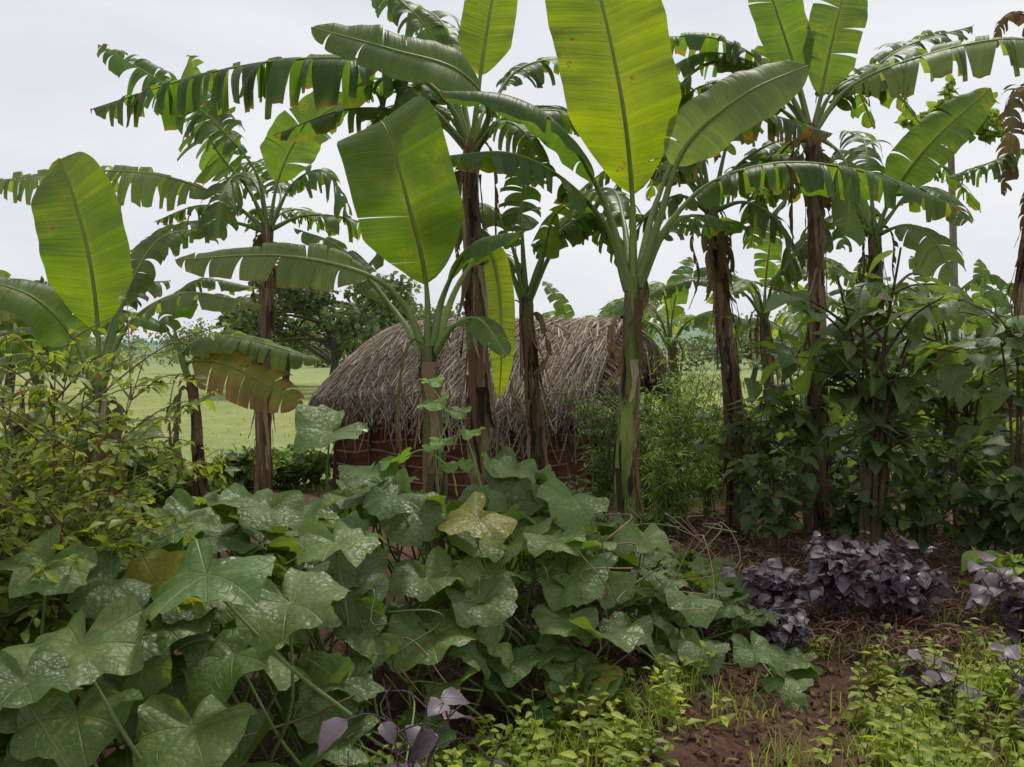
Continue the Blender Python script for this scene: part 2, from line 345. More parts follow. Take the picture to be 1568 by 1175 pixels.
# D : left rear
banana(9.7,[(403,760,0),(405,560,0),(410,345,0)],.085,.06,[
 ([(410,350),(392,265),(335,195,-.1),(268,140,-.1),(150,68,-.1)],.3,120,dict(nrm=up(0,-.8),col=DK,tear=.9,droop=.9)),
 ([(409,350),(380,290),(320,210,.2),(290,85,.3)],.3,130,dict(nrm=(-.5,-.8,.3),col=MD,tear=.8,droop=.5)),
 ([(412,350),(428,270),(465,200,0),(535,148,0)],.28,105,dict(nrm=(-.3,-1,.3),col=(.10,.17,.02),droop=.15,tear=.15)),
 ([(406,355),(360,315),(270,275,-.2),(150,262,-.3),(-20,278,-.3)],.22,135,dict(nrm=up(0,-.8),col=PL,tear=.7,droop=1.4)),
 ([(414,350),(450,280),(500,265,0),(535,335,.2)],.3,105,dict(nrm=up(),col=DK,tear=.8,droop=1.2)),
 ([(406,355),(350,340),(270,345,-.4),(185,395,-.5)],.25,115,dict(nrm=up(),col=MD,tear=.7,droop=1.2)),
 ([(414,352),(470,330),(550,340,.3),(625,385,.5)],.25,100,dict(nrm=up(),col=MD,tear=.8,droop=1.1)),
 ([(410,350),(430,300,.6),(400,250,1.2),(330,260,1.8)],.3,100,dict(nrm=up(),col=DK,tear=.8,droop=1)),
 ([(408,352),(370,270),(340,300,-.5),(330,370,-.7)],.3,100,dict(nrm=up(),col=DK,tear=.8,droop=1.1)),
],strips=26,dry=6,green=(.2,.13,.07),extra=4)
# N small trunk left + low leaves
banana(8.0,[(308,790,0),(300,640,0),(292,575,0)],.055,.045,[
 ([(290,585),(285,535),(350,515,-.2),(492,552,-.4)],.15,85,dict(nrm=up(),col=MD,tear=.5,droop=.9)),
 ([(290,585),(290,555),(350,560,-.3),(460,618,-.5)],.15,100,dict(nrm=up(0,-1.4,.6),col=(.17,.16,.03),tear=.35,droop=.9,brown=.75)),
 ([(290,585),(250,500),(180,480,.3),(90,520,.5)],.25,90,dict(col=MD,tear=.7,droop=1)),
 ([(290,585),(265,480),(300,430,.2),(390,440,.3)],.3,80,dict(col=MD,tear=.6,droop=.9)),
],strips=10,dry=3,green=(.14,.1,.05))
# E
banana(5.2,[(150,900,0),(150,700,0),(150,590,0)],.07,.045,[
 ([(150,600),(150,500),(136,390,-.05),(110,290,0),(92,243,.1)],.24,132,dict(nrm=CAM,col=(.105,.175,.016),droop=.03,rise=.22,tip=.55)),
 ([(147,600),(110,515),(50,455,-.1),(-40,425,-.2)],.3,100,dict(nrm=up(-.3,-.8),col=MD,droop=.6,tear=.15)),
 ([(153,600),(195,500),(280,450,-.1),(402,468,-.2)],.3,70,dict(nrm=up(),col=PL,tear=.6,droop=.9)),
 ([(147,600),(100,560),(20,545,-.3),(-80,600,-.5)],.2,95,dict(nrm=up(),col=MD,tear=.8,droop=1)),
 ([(150,600),(190,460,.3),(240,370,.6),(300,350,.9)],.4,90,dict(nrm=up(),col=MD,tear=.7,droop=.8)),
 ([(150,600),(170,500,.3),(200,440,.7),(260,430,1.1)],.3,90,dict(nrm=up(),col=DK,tear=.8,droop=.9,brown=.4)),
],strips=6,dry=3,sm=M_stemg)
# F
banana(7.0,[(826,830,0),(824,700,0),(812,560,0),(806,455,0)],.07,.05,[
 ([(806,465),(835,385),(880,340,.2),(935,360,.5),(965,420,.7)],.35,90,dict(col=MD,tear=.8,droop=1)),
 ([(804,465),(785,380),(750,320,.2),(690,300,.4)],.35,95,dict(col=MD,tear=.8,droop=1)),
 ([(806,465),(800,370),(800,300,.3),(820,210,.5)],.35,80,dict(nrm=CAM,col=DK,droop=.4,tear=.7)),
 ([(808,465),(850,380,.3),(910,330,.6),(1000,330,1.0)],.35,95,dict(col=MD,tear=.8,droop=1)),
 ([(808,465),(830,400,-.2),(850,330,-.3),(900,300,-.4)],.4,80,dict(col=MD,tear=.7,droop=.8)),
],strips=26,dry=2,green=(.14,.14,.05),extra=3,xl=1.2)
# G
banana(8.0,[(1130,815,0),(1122,620,0),(1103,440,0),(1088,315,0)],.085,.055,[
 ([(1088,325),(1060,260),(1000,215,.1),(930,240,.3)],.3,110,dict(col=DK,tear=.8,droop=1.1)),
 ([(1090,325),(1130,260),(1220,240,-.3),(1330,300,-.5)],.25,125,dict(col=MD,tear=.9,droop=1.3,brown=.3)),
 ([(1090,325),(1140,310,-.2),(1190,340,-.4),(1220,420,-.5)],.25,115,dict(col=DK,tear=.8,droop=1.2)),
 ([(1088,325),(1070,210),(1030,130,.1),(990,90,.2)],.3,115,dict(nrm=up(0,-.8),col=DK,tear=.8,droop=.8)),
 ([(1090,325),(1120,200),(1170,120,.2),(1190,60,.3)],.3,120,dict(nrm=up(0,-.8),col=MD,tear=.8,droop=.8)),
 ([(1086,325),(1040,300,-.2),(990,330,-.3),(960,400,-.3)],.25,100,dict(col=DK,tear=.8,droop=1.1)),
],strips=50,dry=7,green=(.16,.12,.07),extra=6)
# H
banana(7.5,[(1262,830,0),(1250,560,0),(1250,350,0),(1243,190,0)],.075,.055,[
 ([(1240,200),(1222,120),(1190,20,0),(1160,-70,.1)],.25,85,dict(nrm=CAM,col=(.10,.17,.025),droop=.1,rise=.25,tip=.55,tear=.06)),
 ([(1246,200),(1262,120),(1282,30,0),(1300,-40,.1)],.2,88,dict(nrm=CAM,col=(.10,.16,.03),droop=.1,tear=.2,rise=.25,tip=.55)),
 ([(1248,200),(1300,135),(1400,90,-.3),(1540,60,-.6),(1660,80,-.8)],.22,145,dict(nrm=up(0,-.8),col=PL,tear=.8,droop=1.3)),
 ([(1247,200),(1290,150,.5),(1380,75,.8),(1490,40,1.0)],.25,120,dict(nrm=up(0,-.8),col=DK,tear=.9,droop=.9)),
 ([(1238,200),(1190,115),(1100,60,.1),(985,58,.2)],.25,120,dict(col=DK,tear=.9,droop=1.3,brown=.25)),
 ([(1238,205),(1190,165,-.2),(1120,150,-.3),(1030,190,-.4)],.25,115,dict(col=DK,tear=.9,droop=1.3)),
 ([(1246,205),(1290,240,-.3),(1300,300,-.5),(1290,380,-.6)],.2,110,dict(nrm=up(.4,-.8),col=MD,tear=.9,droop=.8)),
 ([(1240,205),(1200,230,.4),(1160,300,.8),(1150,380,1.0)],.2,110,dict(col=DK,tear=.9,droop=.9)),
],strips=34,dry=6,green=(.2,.15,.09),extra=6)
# L
banana(8.6,[(1350,800,0),(1345,560,0),(1340,350,0)],.08,.055,[
 ([(1340,360),(1372,290),(1430,215,-.1),(1518,135,-.1)],.25,82,dict(nrm=(-.3,-1,.5),col=MD,droop=.4,tear=.12)),
 ([(1340,360),(1400,290),(1450,300,-.2),(1480,340,-.4)],.3,100,dict(col=MD,tear=.5,droop=.9)),
 ([(1338,360),(1290,290),(1200,262,-.1),(1105,285,-.2)],.25,125,dict(nrm=up(0,-.8),col=MD,tear=.6,droop=1.2)),
 ([(1342,360),(1390,345,-.3),(1430,370,-.5),(1462,430,-.6)],.2,110,dict(nrm=up(.2,-1),col=PL,tear=.4,droop=.7)),
 ([(1338,360),(1280,330,-.2),(1230,370,-.4),(1180,440,-.5)],.2,110,dict(col=DK,tear=.6,droop=1)),
 ([(1340,360),(1330,260,.2),(1320,210,.6),(1290,200,1.0)],.3,100,dict(col=DK,tear=.8,droop=.8)),
],strips=26,dry=6,extra=5)
# M right edge
banana(8.0,[(1570,800,0),(1566,500,0),(1590,250,0)],.085,.055,[
 ([(1590,260),(1568,230,-.1),(1520,248,-.2),(1450,272,-.3)],.15,85,dict(col=MD,tear=1,droop=1.3)),
 ([(1590,260),(1640,150),(1740,90,0),(1850,110,0)],.25,110,dict(col=MD,tear=.7,droop=.8)),
 ([(1590,260),(1650,240),(1720,300,0),(1760,400,0)],.25,110,dict(col=MD,tear=.7,droop=.8)),
],strips=34,dry=8,green=(.17,.11,.06),dead=[([(1590,255,8),(1578,150,8),(1556,140,7.9),(1548,210,7.8),(1536,300,7.8)],75),([(1590,255,8),(1584,60,8),(1560,20,7.9),(1535,30,7.8),(1520,80,7.8)],60)])
# rear rows of bananas
def wild(u,d,h,n=8,scale=1.0):
    x=(u-784)/F*d; gz=float(ground(x,d)); e=empty('banana_plant'); mb,mr,ms,md=MB(),MB(),MB(),MB()
    top=np.array([x+R.uniform(-.1,.1),d,gz+h]); stem(ms,md,[(x,d,gz-.05),(x+.03,d,gz+h*.5),top],.08,.05,strips=12)
    a0=R.uniform(0,6.28)
    for i in range(n):
        a=a0+i*2.4; o=np.array([math.cos(a),math.sin(a),0]); l=R.uniform(1.1,1.7)*scale; rise=R.uniform(.35,1.1)*scale
        if i==0:
            k=R.uniform(-.5,.5); banana_leaf(mb,mr,[top,top+[k*.1,0,.4],top+[k*.5,0,.9],top+[k*1.2,.2,1.25*scale]],.25,.36,.5,.3,(-k,-1,.4),MD); continue
        banana_leaf(mb,mr,[top-[0,0,.1],top+o*.2*l+[0,0,.55*rise],top+o*.6*l+[0,0,.85*rise],top+o*l+[0,0,rise*.35]],.25,R.uniform(.4,.55),R.uniform(.5,1),1.0,up(),[DK,MD,PL,MD][i%4],R.uniform(0,.3))
    for _ in range(3):
        a=R.uniform(0,6.28); dry_leaf(md,top,(math.cos(a),math.sin(a)),.6)
    ms.build('pseudostem',M_stem,e); mb.build('leaf_blades',M_ban,e); mr.build('petioles',M_rib,e); md.build('dry_sheaths',M_dry,e)
for u,d,h,n in [(1035,12.5,1.9,8),(880,14,1.7,8),(1175,11,2.2,9),(1235,13.5,1.6,8),(1430,12,1.8,8),(1535,10.5,1.3,8),(1640,9.5,1.4,8),(60,11,1.3,7),(-30,9,1.6,7),(1300,16,2.4,8),(990,17,2.0,7),(1500,15,2.2,8)]:
    wild(u,d,h,n)
# ---------------------------------------------------------------- leaf instancing
def tmpl_ovate(n=7,wid=.34,fold=.18,bend=.25,lobes=0,tip=1.3,pw=.75):
    s=np.linspace(0,1,n); w=wid*np.clip(np.sin(np.pi*s**pw),0,1)**.85*(1-.15*s**tip)
    if lobes: w=w*(1+lobes*np.abs(np.sin(s*np.pi*3.5)))
    w[0]=.012;w[-1]=.004
    V=[];uv=[]
    for i in range(n):
        for j in (-1,-.5,0,.5,1):
            z=fold*abs(j)*w[i]*2-bend*s[i]**2+ .03*math.sin(s[i]*9+j*3)*abs(j)
            V.append((s[i]*(1-.1*bend),j*w[i],z)); uv.append((s[i],j*w[i]))
    i=np.arange(n*5).reshape(n,5)
    return np.array(V),np.stack([i[:-1,:-1],i[1:,:-1],i[1:,1:],i[:-1,1:]],-1).reshape(-1,4),np.array(uv)
def tmpl_pumpkin(seed):
    r=np.random.default_rng(seed); na,nr=48,7
    th=np.linspace(-np.pi,np.pi,na); 
    rim=1+.07*np.cos(th*360/72)+.05*np.sin(th*2+r.uniform(0,6))+.018*np.sin(th*29)+.02*r.standard_normal(na)
    rim*=1-.80*sstep(2.55,3.13,np.abs(th)); rim*=.93+.07*np.cos(th)
    if r.random()<.4: rim*=1-.28*np.exp(-((th-r.uniform(-2,2))/.13)**2)   # chewed notch
    rr=np.linspace(0,1,nr+1)[1:]; cup=r.uniform(.15,.5)
    p1,p2,p3=r.uniform(0,6,3); V=[(0,0,0)]
    for q in rr:
        R_=rim*q
        x=R_*np.cos(th);y=R_*np.sin(th)
        z=cup*R_-.32*R_**2.4*(.6+.5*np.cos(th*.5)**2)+.17*np.sin(2*th+p3)*q**2+.12*np.sin(3*th+p1)*q**2*rim+.065*np.sin(8*th+p2)*q**3
        z-=.045*np.abs(np.cos(th/.611*np.pi))**8*q
        V+=list(zip(x,y,z))
    V=np.array(V); t=[];qd=[]
    for a in range(na-1):
        t.append((0,1+a,2+a))
        for k in range(nr-1):
            b=1+k*na+a; qd.append((b,b+na,b+na+1,b+1))
    return V,np.array(qd),V[:,:2].copy(),np.array(t)
def inst(mb,tm,pos,dr,nm,size,col):
    V,q,uv=tm[0],tm[1],tm[2]; t=tm[3] if len(tm)>3 else None
    pos=np.asarray(pos,float);N=len(pos)
    if N==0: return
    X=nz(dr); Y=nz(np.cross(nm,X)); Z=np.cross(X,Y); size=np.broadcast_to(size,(N,))
    P=pos[:,None]+size[:,None,None]*(V[None,:,0,None]*X[:,None]+V[None,:,1,None]*Y[:,None]+V[None,:,2,None]*Z[:,None])
    k=len(V); off=(np.arange(N)*k)[:,None,None]
    Q=(q[None]+off).reshape(-1,4); Tt=(t[None]+off).reshape(-1,3) if t is not None else None
    C=np.repeat(np.asarray(col,float).reshape(N,3),k,0)
    mb.add(P,q=Q,t=Tt,uv=np.tile(uv,(N,1)),c=C)
def cols(N,a,b,yel=0.):
    f=R.random((N,1)); c=np.array(a)*(1-f)+np.array(b)*f; c=c*R.uniform(.75,1.25,(N,1))
    if yel: 
        m=R.random(N)<yel; c[m]=np.array([.20,.19,.03])*R.uniform(.6,1.2,(m.sum(),1))
    return c
# ---------------------------------------------------------------- pumpkin patch
PT=[tmpl_pumpkin(i) for i in range(14)]
def yf(x): return np.interp(x,[-3,-1.7,-1.2,-.8,-.5,-.2,0,.5,1,1.5],[1.7,1.85,2.0,2.45,2.9,3.3,3.45,3.7,3.85,4.0])
def Hh(x,y): 
    return np.interp(x,[-3,-1.5,-.5,-.1,.25,.45,.7,1.0,1.35,1.7],[.92,.92,.88,.78,.74,.56,.42,.3,.12,.05])+.02*(y-3)
def surf(x,y): 
    return Hh(x,y)*(.42+.58*sstep(0,.55,y-yf(x)))*(1-.8*sstep(1.4,2.4,y-yf(x)))+.09*np.sin(x*7+y*3)*sstep(1.2,.6,x)
N=560
x=R.uniform(-3.2,1.4,N); y=yf(x)+R.uniform(0,1,N)**1.15*2.1
z=surf(x,y)-R.random(N)*.16
low=R.random(N)<.14; z[low]*=R.uniform(.35,.8,low.sum())
e_=.02
hx=(surf(x+e_,y)-surf(x-e_,y))/(2*e_); hy=(surf(x,y+e_)-surf(x,y-e_))/(2*e_)
nm=nz(np.stack([-hx*.35,-np.clip(hy,-.2,2)*.4-.05,np.ones(N)],1)+R.normal(0,.42,(N,3)))
dr=nz(np.stack([R.normal(0,.9,N),-.3+R.normal(0,.9,N),-.15+0*x],1))
sz=R.uniform(.085,.18,N)*np.where(x>.6,.72,1)
hero=[(300,895,2.25,.185,-.1,-.35,.1),(455,935,2.45,.17,.25,-.45,.5),(345,1015,2.5,.16,-.2,-.7,0),(660,990,3.35,.18,.2,-.9,-.1),(300,1130,2.25,.16,.1,-.6,0),
 (720,800,3.7,.18,.1,-.3,-.2),(655,895,3.5,.165,0,-.7,.2),(495,668,3.7,.17,.5,-.35,-.4),(985,838,4.4,.16,.1,-.35,.2),(745,930,3.5,.16,.1,-.7,.1),(885,888,3.8,.16,-.2,-.5,.2),
 (875,768,4.2,.18,.3,-.25,.2),(1080,1000,4.0,.125,0,-.5,0),(1160,1003,4.0,.12,.2,-.4,.2),(1065,925,4.2,.15,.2,-.2,0),(110,1010,2.1,.17,.1,-.4,-.4),(120,1110,2.2,.16,.1,-.7,.2),
 (205,675,3.4,.12,-.1,-.3,.1),(60,875,2.3,.13,.3,-.4,0),(520,840,3.0,.15,.3,-.6,.3),(600,765,3.6,.14,0,-.4,-.3),(270,810,2.9,.14,-.3,-.3,0),(160,900,2.4,.12,.3,-.4,.3),(860,960,3.7,.14,.1,-.8,0),
 (40,1060,1.95,.12,.3,-.5,.2),(960,975,3.9,.13,0,-.6,0),(785,725,4.2,.12,.3,-.1,.1),(405,785,3.1,.14,.2,-.3,-.2)]
hp=np.array([W(a[0],a[1],a[2]) for a in hero])
hn=nz(np.array([(a[4]*.9+R.normal(0,.12),a[5]*.75,1) for a in hero])); hd=nz(np.array([(a[6]*1.4+R.normal(0,.4),-1,-.3) for a in hero])); hs=np.array([a[3] for a in hero])
hp=hp-hd*hs[:,None]*.25
P0=np.stack([x,y,z],1)
keep=np.ones(N,bool)
for p in hp:   # don't bury the big leaves
    dd=P0-p; keep&=~((np.hypot(dd[:,0],dd[:,2])<.14)&(dd[:,1]<.05)&(dd[:,1]>-.9))
P0,nm,dr,sz=P0[keep],nm[keep],dr[keep],sz[keep]
P0=np.vstack([P0,hp]);nm=np.vstack([nm,hn]);dr=np.vstack([dr,hd]);sz=np.r_[sz,hs]
cc=cols(len(P0),(.070,.130,.030),(.145,.21,.058),.02)
e=empty('pumpkin_patch'); mb=MB(); k=R.integers(0,14,len(P0))
for i in range(14): inst(mb,PT[i],P0[k==i],dr[k==i],nm[k==i],sz[k==i],cc[k==i])
mb.build('leaves',M_pum,e)
ms=MB()
for p,n_ in zip(P0,nm):
    g=np.array([p[0]+R.normal(0,.12),p[1]+R.uniform(.05,.35),max(0.02,p[2]-R.uniform(.4,.8))])
    c_,ln_=curve([g,(g+p)/2+[R.normal(0,.05),-.02,-.04],p-n_*.03,p],9)
    tube(ms,c_,np.linspace(.007,.004,9),5,(.14,.2,.06))
for iv_ in range(170):
    a=R.uniform(-3,1.0); b=yf(a)+R.uniform(.1,1.6); q=np.array([a,b,R.uniform(.05,.6)]);pts=[q]
    for k_ in range(4): q=q+[R.normal(0,.12),R.normal(0,.10),R.normal(0,.1)]; q[2]=max(.03,q[2]); pts.append(q)
    c_,ln_=curve(pts,22); tube(ms,c_,R.uniform(.0015,.0045),5,[(.14,.19,.06),(.24,.17,.10)][iv_%2])
b2=MB()
for pts in [[(672,760,4.2),(668,690,4.2),(685,640,4.2),(655,580,4.2)],[(700,760,4.1),(690,720,4.1),(650,690,4.1),(620,700,4.1)],[(740,760,4.2),(725,700,4.2),(705,640,4.2),(715,630,4.2)]]:
    c_,ln_=curve([W(*p) for p in pts],20); tube(ms,c_,.004,5,(.2,.3,.08))
    ii=np.array([9,14,19]); 
    inst(b2,PT[1],c_[ii]+R.normal(0,.03,(3,3)),R.normal(0,1,(3,3))*[1,.5,.2],np.tile([0.,-.3,1],(3,1)),R.uniform(.05,.10,3),cols(3,(.12,.22,.04),(.18,.30,.05)))
b2.build('young_leaves',M_pum,e)
ms.build('petioles_and_vines',M_rib,e)
# ---------------------------------------------------------------- generic shrub
OV=tmpl_ovate(); OVB=tmpl_ovate(8,.40,.12,.3,.10); NAR=tmpl_ovate(4,.10,.1,.2); SM=tmpl_ovate(5,.26,.15,.15); HRT=tmpl_ovate(9,.36,.08,.28,pw=.62,tip=1)
def shrub(name,x,y,h,spread,nb,nl,ls,tm,mat,ca,cb,lean=(0,0),stemc=(.12,.09,.05),stemr=.015,up_=.6,start=.35,yel=0,levels=3,z0=None,dirdown=-.3,rmin=.25):
    e=empty(name); gz=float(ground(x,y)) if z0 is None else z0; mb,ms=MB(),MB(); L=[]
    for i in range(nb):
        a=R.uniform(0,6.28); o=np.array([math.cos(a),math.sin(a),0.])*spread*R.uniform(rmin,1)
        hh=h*R.uniform(.6,1.02)
        b=np.array([x+R.normal(0,.03),y+R.normal(0,.03),gz]); tip=b+o+[lean[0],lean[1],hh]
        mid=b+o*R.uniform(.15,.45)+np.array([lean[0]*.4,lean[1]*.4,hh*up_])
        c_,ln=curve([b,mid,tip],24); tube(ms,c_,np.linspace(stemr,stemr*.25,24),6,stemc)
        L.append(c_[int(24*start):])
        for s in range(levels):
            j=R.integers(int(24*start)-1,22); a2=R.uniform(0,6.28); l2=h*R.uniform(.12,.3)
            t2=c_[j]+np.array([math.cos(a2)*l2,math.sin(a2)*l2,l2*R.uniform(0,.8)])
            c2,ln2=curve([c_[j],(c_[j]+t2)/2+[0,0,.03*h],t2],12); tube(ms,c2,np.linspace(stemr*.5,stemr*.15,12),5,stemc)
            L.append(c2[3:])
    L=np.vstack(L); j=R.integers(0,len(L),nl); p=L[j]+R.normal(0,ls*.12,(nl,3))
    a=R.uniform(0,6.28,nl); d=np.stack([np.cos(a),np.sin(a),R.normal(dirdown,.35,nl)],1)
    n_=np.stack([R.normal(0,.35,nl),R.normal(-.1,.35,nl),np.ones(nl)],1)
    inst(mb,tm,p+nz(d)*ls*.12,d,n_,ls*R.uniform(.55,1.15,nl),cols(nl,ca,cb,yel))
    ms.build('stems',M_wood,e); mb.build('leaves',mat,e); return e
x0=lambda u,d:(u-784)/F*d
tA,tB=(.080,.135,.045),(.155,.215,.085)
# broad-leaved tree tomatoes on the right: open crown on visible stems
shrub('tree_tomato',x0(1335,6.6),6.6,2.35,.85,9,190,.29,HRT,M_ov,tA,tB,stemr=.028,up_=.62,start=.5,levels=4,dirdown=-.25)
shrub('tree_tomato',x0(1470,7.2),7.2,2.3,.7,7,120,.28,HRT,M_ov,tA,tB,stemr=.022,up_=.62,start=.5,levels=4)
shrub('tree_tomato',x0(1560,6.2),6.2,2.1,.45,5,70,.22,HRT,M_ov,tA,tB,stemr=.018,start=.5,levels=3)
shrub('tree_tomato',x0(1235,7.4),7.4,1.75,.45,5,55,.25,HRT,M_ov,tA,tB,stemr=.018,start=.5,levels=3)
# eggplant-like understory
for u,d,h,s in [(1190,6.8,.95,.4),(1290,6.9,.7,.45),(1400,6.4,.7,.45),(1500,6.2,.8,.5),(1590,5.9,.8,.4),(1140,7.4,1.25,.4),(1260,7.8,1.2,.5),(1430,7.6,1.1,.6),(1330,8.6,1.1,.6),(1530,7.6,1.2,.6)]:
    shrub('garden_egg_shrub',x0(u,d),d,h,s,8,150,.14,OVB,M_ov,(.055,.095,.033),(.11,.165,.065),stemr=.010,start=.3,levels=3)
shrub('pepper_plant',x0(1535,4.9),4.9,.5,.22,6,60,.14,OV,M_small,(.12,.19,.03),(.2,.28,.05),stemr=.007,start=.2)
# feathery plants by the hut
for u,d,h,s,n_ in [(1040,8.2,1.9,.4,2200),(1085,8.8,1.5,.4,1500),(990,8.6,1.4,.3,1200),(925,8.6,1.4,.3,1400),(1020,7.6,1.0,.4,1400)]:
    dk=u==925
    shrub('feathery_shrub',x0(u,d),d,h,s,14,n_,.09,NAR,M_small,(.07,.14,.04) if dk else (.11,.19,.035),(.12,.20,.06) if dk else (.22,.33,.07),stemr=.007,start=.15,levels=8,stemc=(.14,.17,.06))
# yellow-green shrub, left foreground
e=shrub('hedge_shrub',-1.42,2.62,1.62,.46,22,5200,.050,SM,M_small,(.11,.165,.025),(.25,.29,.045),lean=(.02,.1),stemr=.007,start=.35,levels=11,yel=.06,stemc=(.16,.11,.06),z0=0.0,up_=.5)
fl=MB(); fp=np.array([W(200,508,2.6),W(232,512,2.65),W(68,682,2.5),W(30,600,2.5),W(150,580,2.6)])
for k_ in range(4):
    m=len(fp); inst(fl,SM,fp,R.normal(0,1,(m,3)),R.normal(0,1,(m,3)),.014,np.tile([.4,.06,.02],(m,1)))
fl.build('buds',M_small,e)
shrub('hedge_shrub',-1.60,2.35,1.25,.42,12,2600,.045,SM,M_small,(.10,.15,.02),(.22,.26,.04),stemr=.006,start=.3,levels=8,yel=.08,stemc=(.16,.11,.06),up_=.5)
# purple-leaved perilla
def perilla(u,d,h,s,n,ls=.10,nb=12):
    shrub('purple_perilla',x0(u,d),d,h,s,nb,n,ls,OVB,M_purple,(.085,.062,.080),(.19,.145,.165),stemr=.006,start=.3,levels=5,stemc=(.12,.07,.09),dirdown=-.12)
perilla(1190,4.85,.36,.3,220,.09);perilla(1280,4.9,.48,.36,340,.09);perilla(1365,5.0,.44,.32,280,.09);perilla(1180,4.5,.25,.25,120,.085);perilla(1400,5.2,.28,.2,80,.09)
perilla(1560,4.5,.4,.22,80);perilla(1435,3.7,.3,.16,30);perilla(1600,3.4,.4,.2,50)
perilla(620,2.25,.66,.15,30,.095,6);perilla(560,2.2,.58,.13,18,.095,5);perilla(700,2.3,.5,.12,12,.09,4);perilla(1050,4.9,.2,.15,20)
# ---------------------------------------------------------------- low weeds and grass
def bare(x,y):  # trodden soil: a path running diagonally past the pumpkins, and the cleared bed behind
    p=np.exp(-(((x-(.86+(y-3.2)*.45))/.44)**2))*1.15
    q=sstep(4.0,4.4,y)
    r=.5+.5*math.sin(x*6.1+y*3)*math.sin(y*7.3-x*2.2)
    return min(1,max(p,q)+.25*r)
mb=MB(); st=MB(); pl=[]
while len(pl)<620:
    yy=R.uniform(2.2,5.4); u=R.uniform(380,1640); xx=x0(u,yy)
    if yy>yf(xx)+.25 and xx<1.3: continue
    if R.random()<.985*bare(xx,yy): continue
    if math.sin(xx*9+yy*5)*math.sin(yy*11-xx*4)<-.2 and R.random()<.9: continue
    pl.append((xx,yy))
pl=np.array(pl); gz=ground(pl[:,0],pl[:,1])
P_,D_,N_,S_,C_=[],[],[],[],[]
for (xx,yy),g in zip(pl,gz):
    h=R.uniform(.04,.22); ln=R.normal(0,.04,2); n=int(R.integers(6,14)); f=R.random(); c0=np.array([.15,.23,.025])*(1-f)+np.array([.36,.40,.05])*f
    tube(st,[(xx,yy,g-.01),(xx+ln[0]*.5,yy+ln[1]*.5,g+h*.5),(xx+ln[0],yy+ln[1],g+h)],[.003,.002,.0015],4,(.18,.2,.06))
    for k_ in range(n):
        t=(k_+1)/n; a=k_*2.4+R.uniform(0,.6)
        P_.append((xx+ln[0]*t,yy+ln[1]*t,g+h*t)); D_.append((math.cos(a),math.sin(a),R.normal(.15,.25))); N_.append((R.normal(0,.25),R.normal(-.1,.25),1)); S_.append(R.uniform(.035,.085)*(1.15-.4*t)); C_.append(c0*R.uniform(.7,1.2))
inst(mb,SM,np.array(P_),np.array(D_),np.array(N_),np.array(S_),np.array(C_))
e=empty('weed_groundcover'); mb.build('leaves',M_small,e); st.build('stems',M_rib,e)
def grass(name,P,h,w,ca,cb,lean=.5):
    N=len(P); a=R.uniform(0,6.28,N); L=R.uniform(.3,1,N)*lean; hh=h*R.uniform(.5,1.2,N)
    o=np.stack([np.cos(a),np.sin(a),0*a],1); s=np.stack([-np.sin(a),np.cos(a),0*a],1)*w/2
    rows=[]
    for t in (0,.35,.7,1):
        c=P+o*(L*hh*t*t)[:,None]; c[:,2]+=hh*(t-.25*L*t*t); ww=s*(1-t**2*.95); rows+= [c-ww,c+ww]
    V=np.stack(rows,1); q=np.array([[0,1,3,2],[2,3,5,4],[4,5,7,6]])[None]+(np.arange(N)*8)[:,None,None]
    mb=MB(); mb.add(V,q=q.reshape(-1,4),c=np.repeat(cols(N,ca,cb,.05),8,0)); return mb.build(name,M_small)
cl=[]
while len(cl)<115:
    yy=R.uniform(2.4,5.0);u=R.uniform(560,1600);xx=x0(u,yy)
    if yy>yf(xx)+.15 and xx<1.2: continue
    if R.random()<.93*bare(xx,yy): continue
    cl.append((xx,yy))
cl=np.array(cl); P=np.repeat(cl,24,0)+R.normal(0,.05,(len(cl)*24,2)); P=np.c_[P,ground(P[:,0],P[:,1])]
grass('grass',P,.15,.005,(.16,.24,.03),(.30,.36,.08),.9)
yy=11+R.random(9000)**2*38; xx=x0(R.uniform(-60,1640,9000),yy)
P=np.c_[xx,yy,ground(xx,yy)-.01]; grass('pasture_grass',P,.10,.03,(.22,.28,.08),(.36,.39,.15),.8)
# straw mulch and litter
def litter(name,n,f,ln,w,cs,mat):
    p=f(n); n=len(p); a=R.uniform(0,6.28,n); l=ln*R.uniform(.3,1.3,n)
    d=np.stack([np.cos(a),np.sin(a),R.normal(0,.18,n)],1)*l[:,None]/2; s=np.stack([-np.sin(a),np.cos(a),R.normal(0,.3,n)],1)*w/2*R.uniform(.5,1.5,(n,1))
    m=p+np.stack([0*l,0*l,.01+R.random(n)*.012],1)
    V=np.stack([p-d-s,p-d+s,m-s,m+s,p+d-s,p+d+s],1); q=np.array([[0,1,3,2],[2,3,5,4]])[None]+(np.arange(n)*6)[:,None,None]
    mb=MB(); c=np.array(cs)[R.integers(0,len(cs),n)]*R.uniform(.6,1.3,(n,1)); mb.add(V,q=q.reshape(-1,4),c=np.repeat(c,6,0)); mb.build(name,mat,smooth=False)
def fm(n):
    y=R.uniform(4.4,9,n); u=R.uniform(900,1640,n); x=x0(u,y); return np.c_[x,y,ground(x,y)+.008+R.random(n)*.035]
litter('straw_mulch',8000,fm,.16,.007,[(.26,.15,.10),(.16,.09,.06),(.34,.23,.15),(.09,.05,.035)],M_straw)
def fn(n):
    y=R.uniform(2.5,5.5,n); x=x0(R.uniform(500,1640,n),y); return np.c_[x,y,ground(x,y)+.006]
litter('leaf_litter',3000,fn,.05,.012,[(.13,.08,.05),(.22,.16,.09),(.07,.04,.03),(.17,.16,.05)],M_straw)
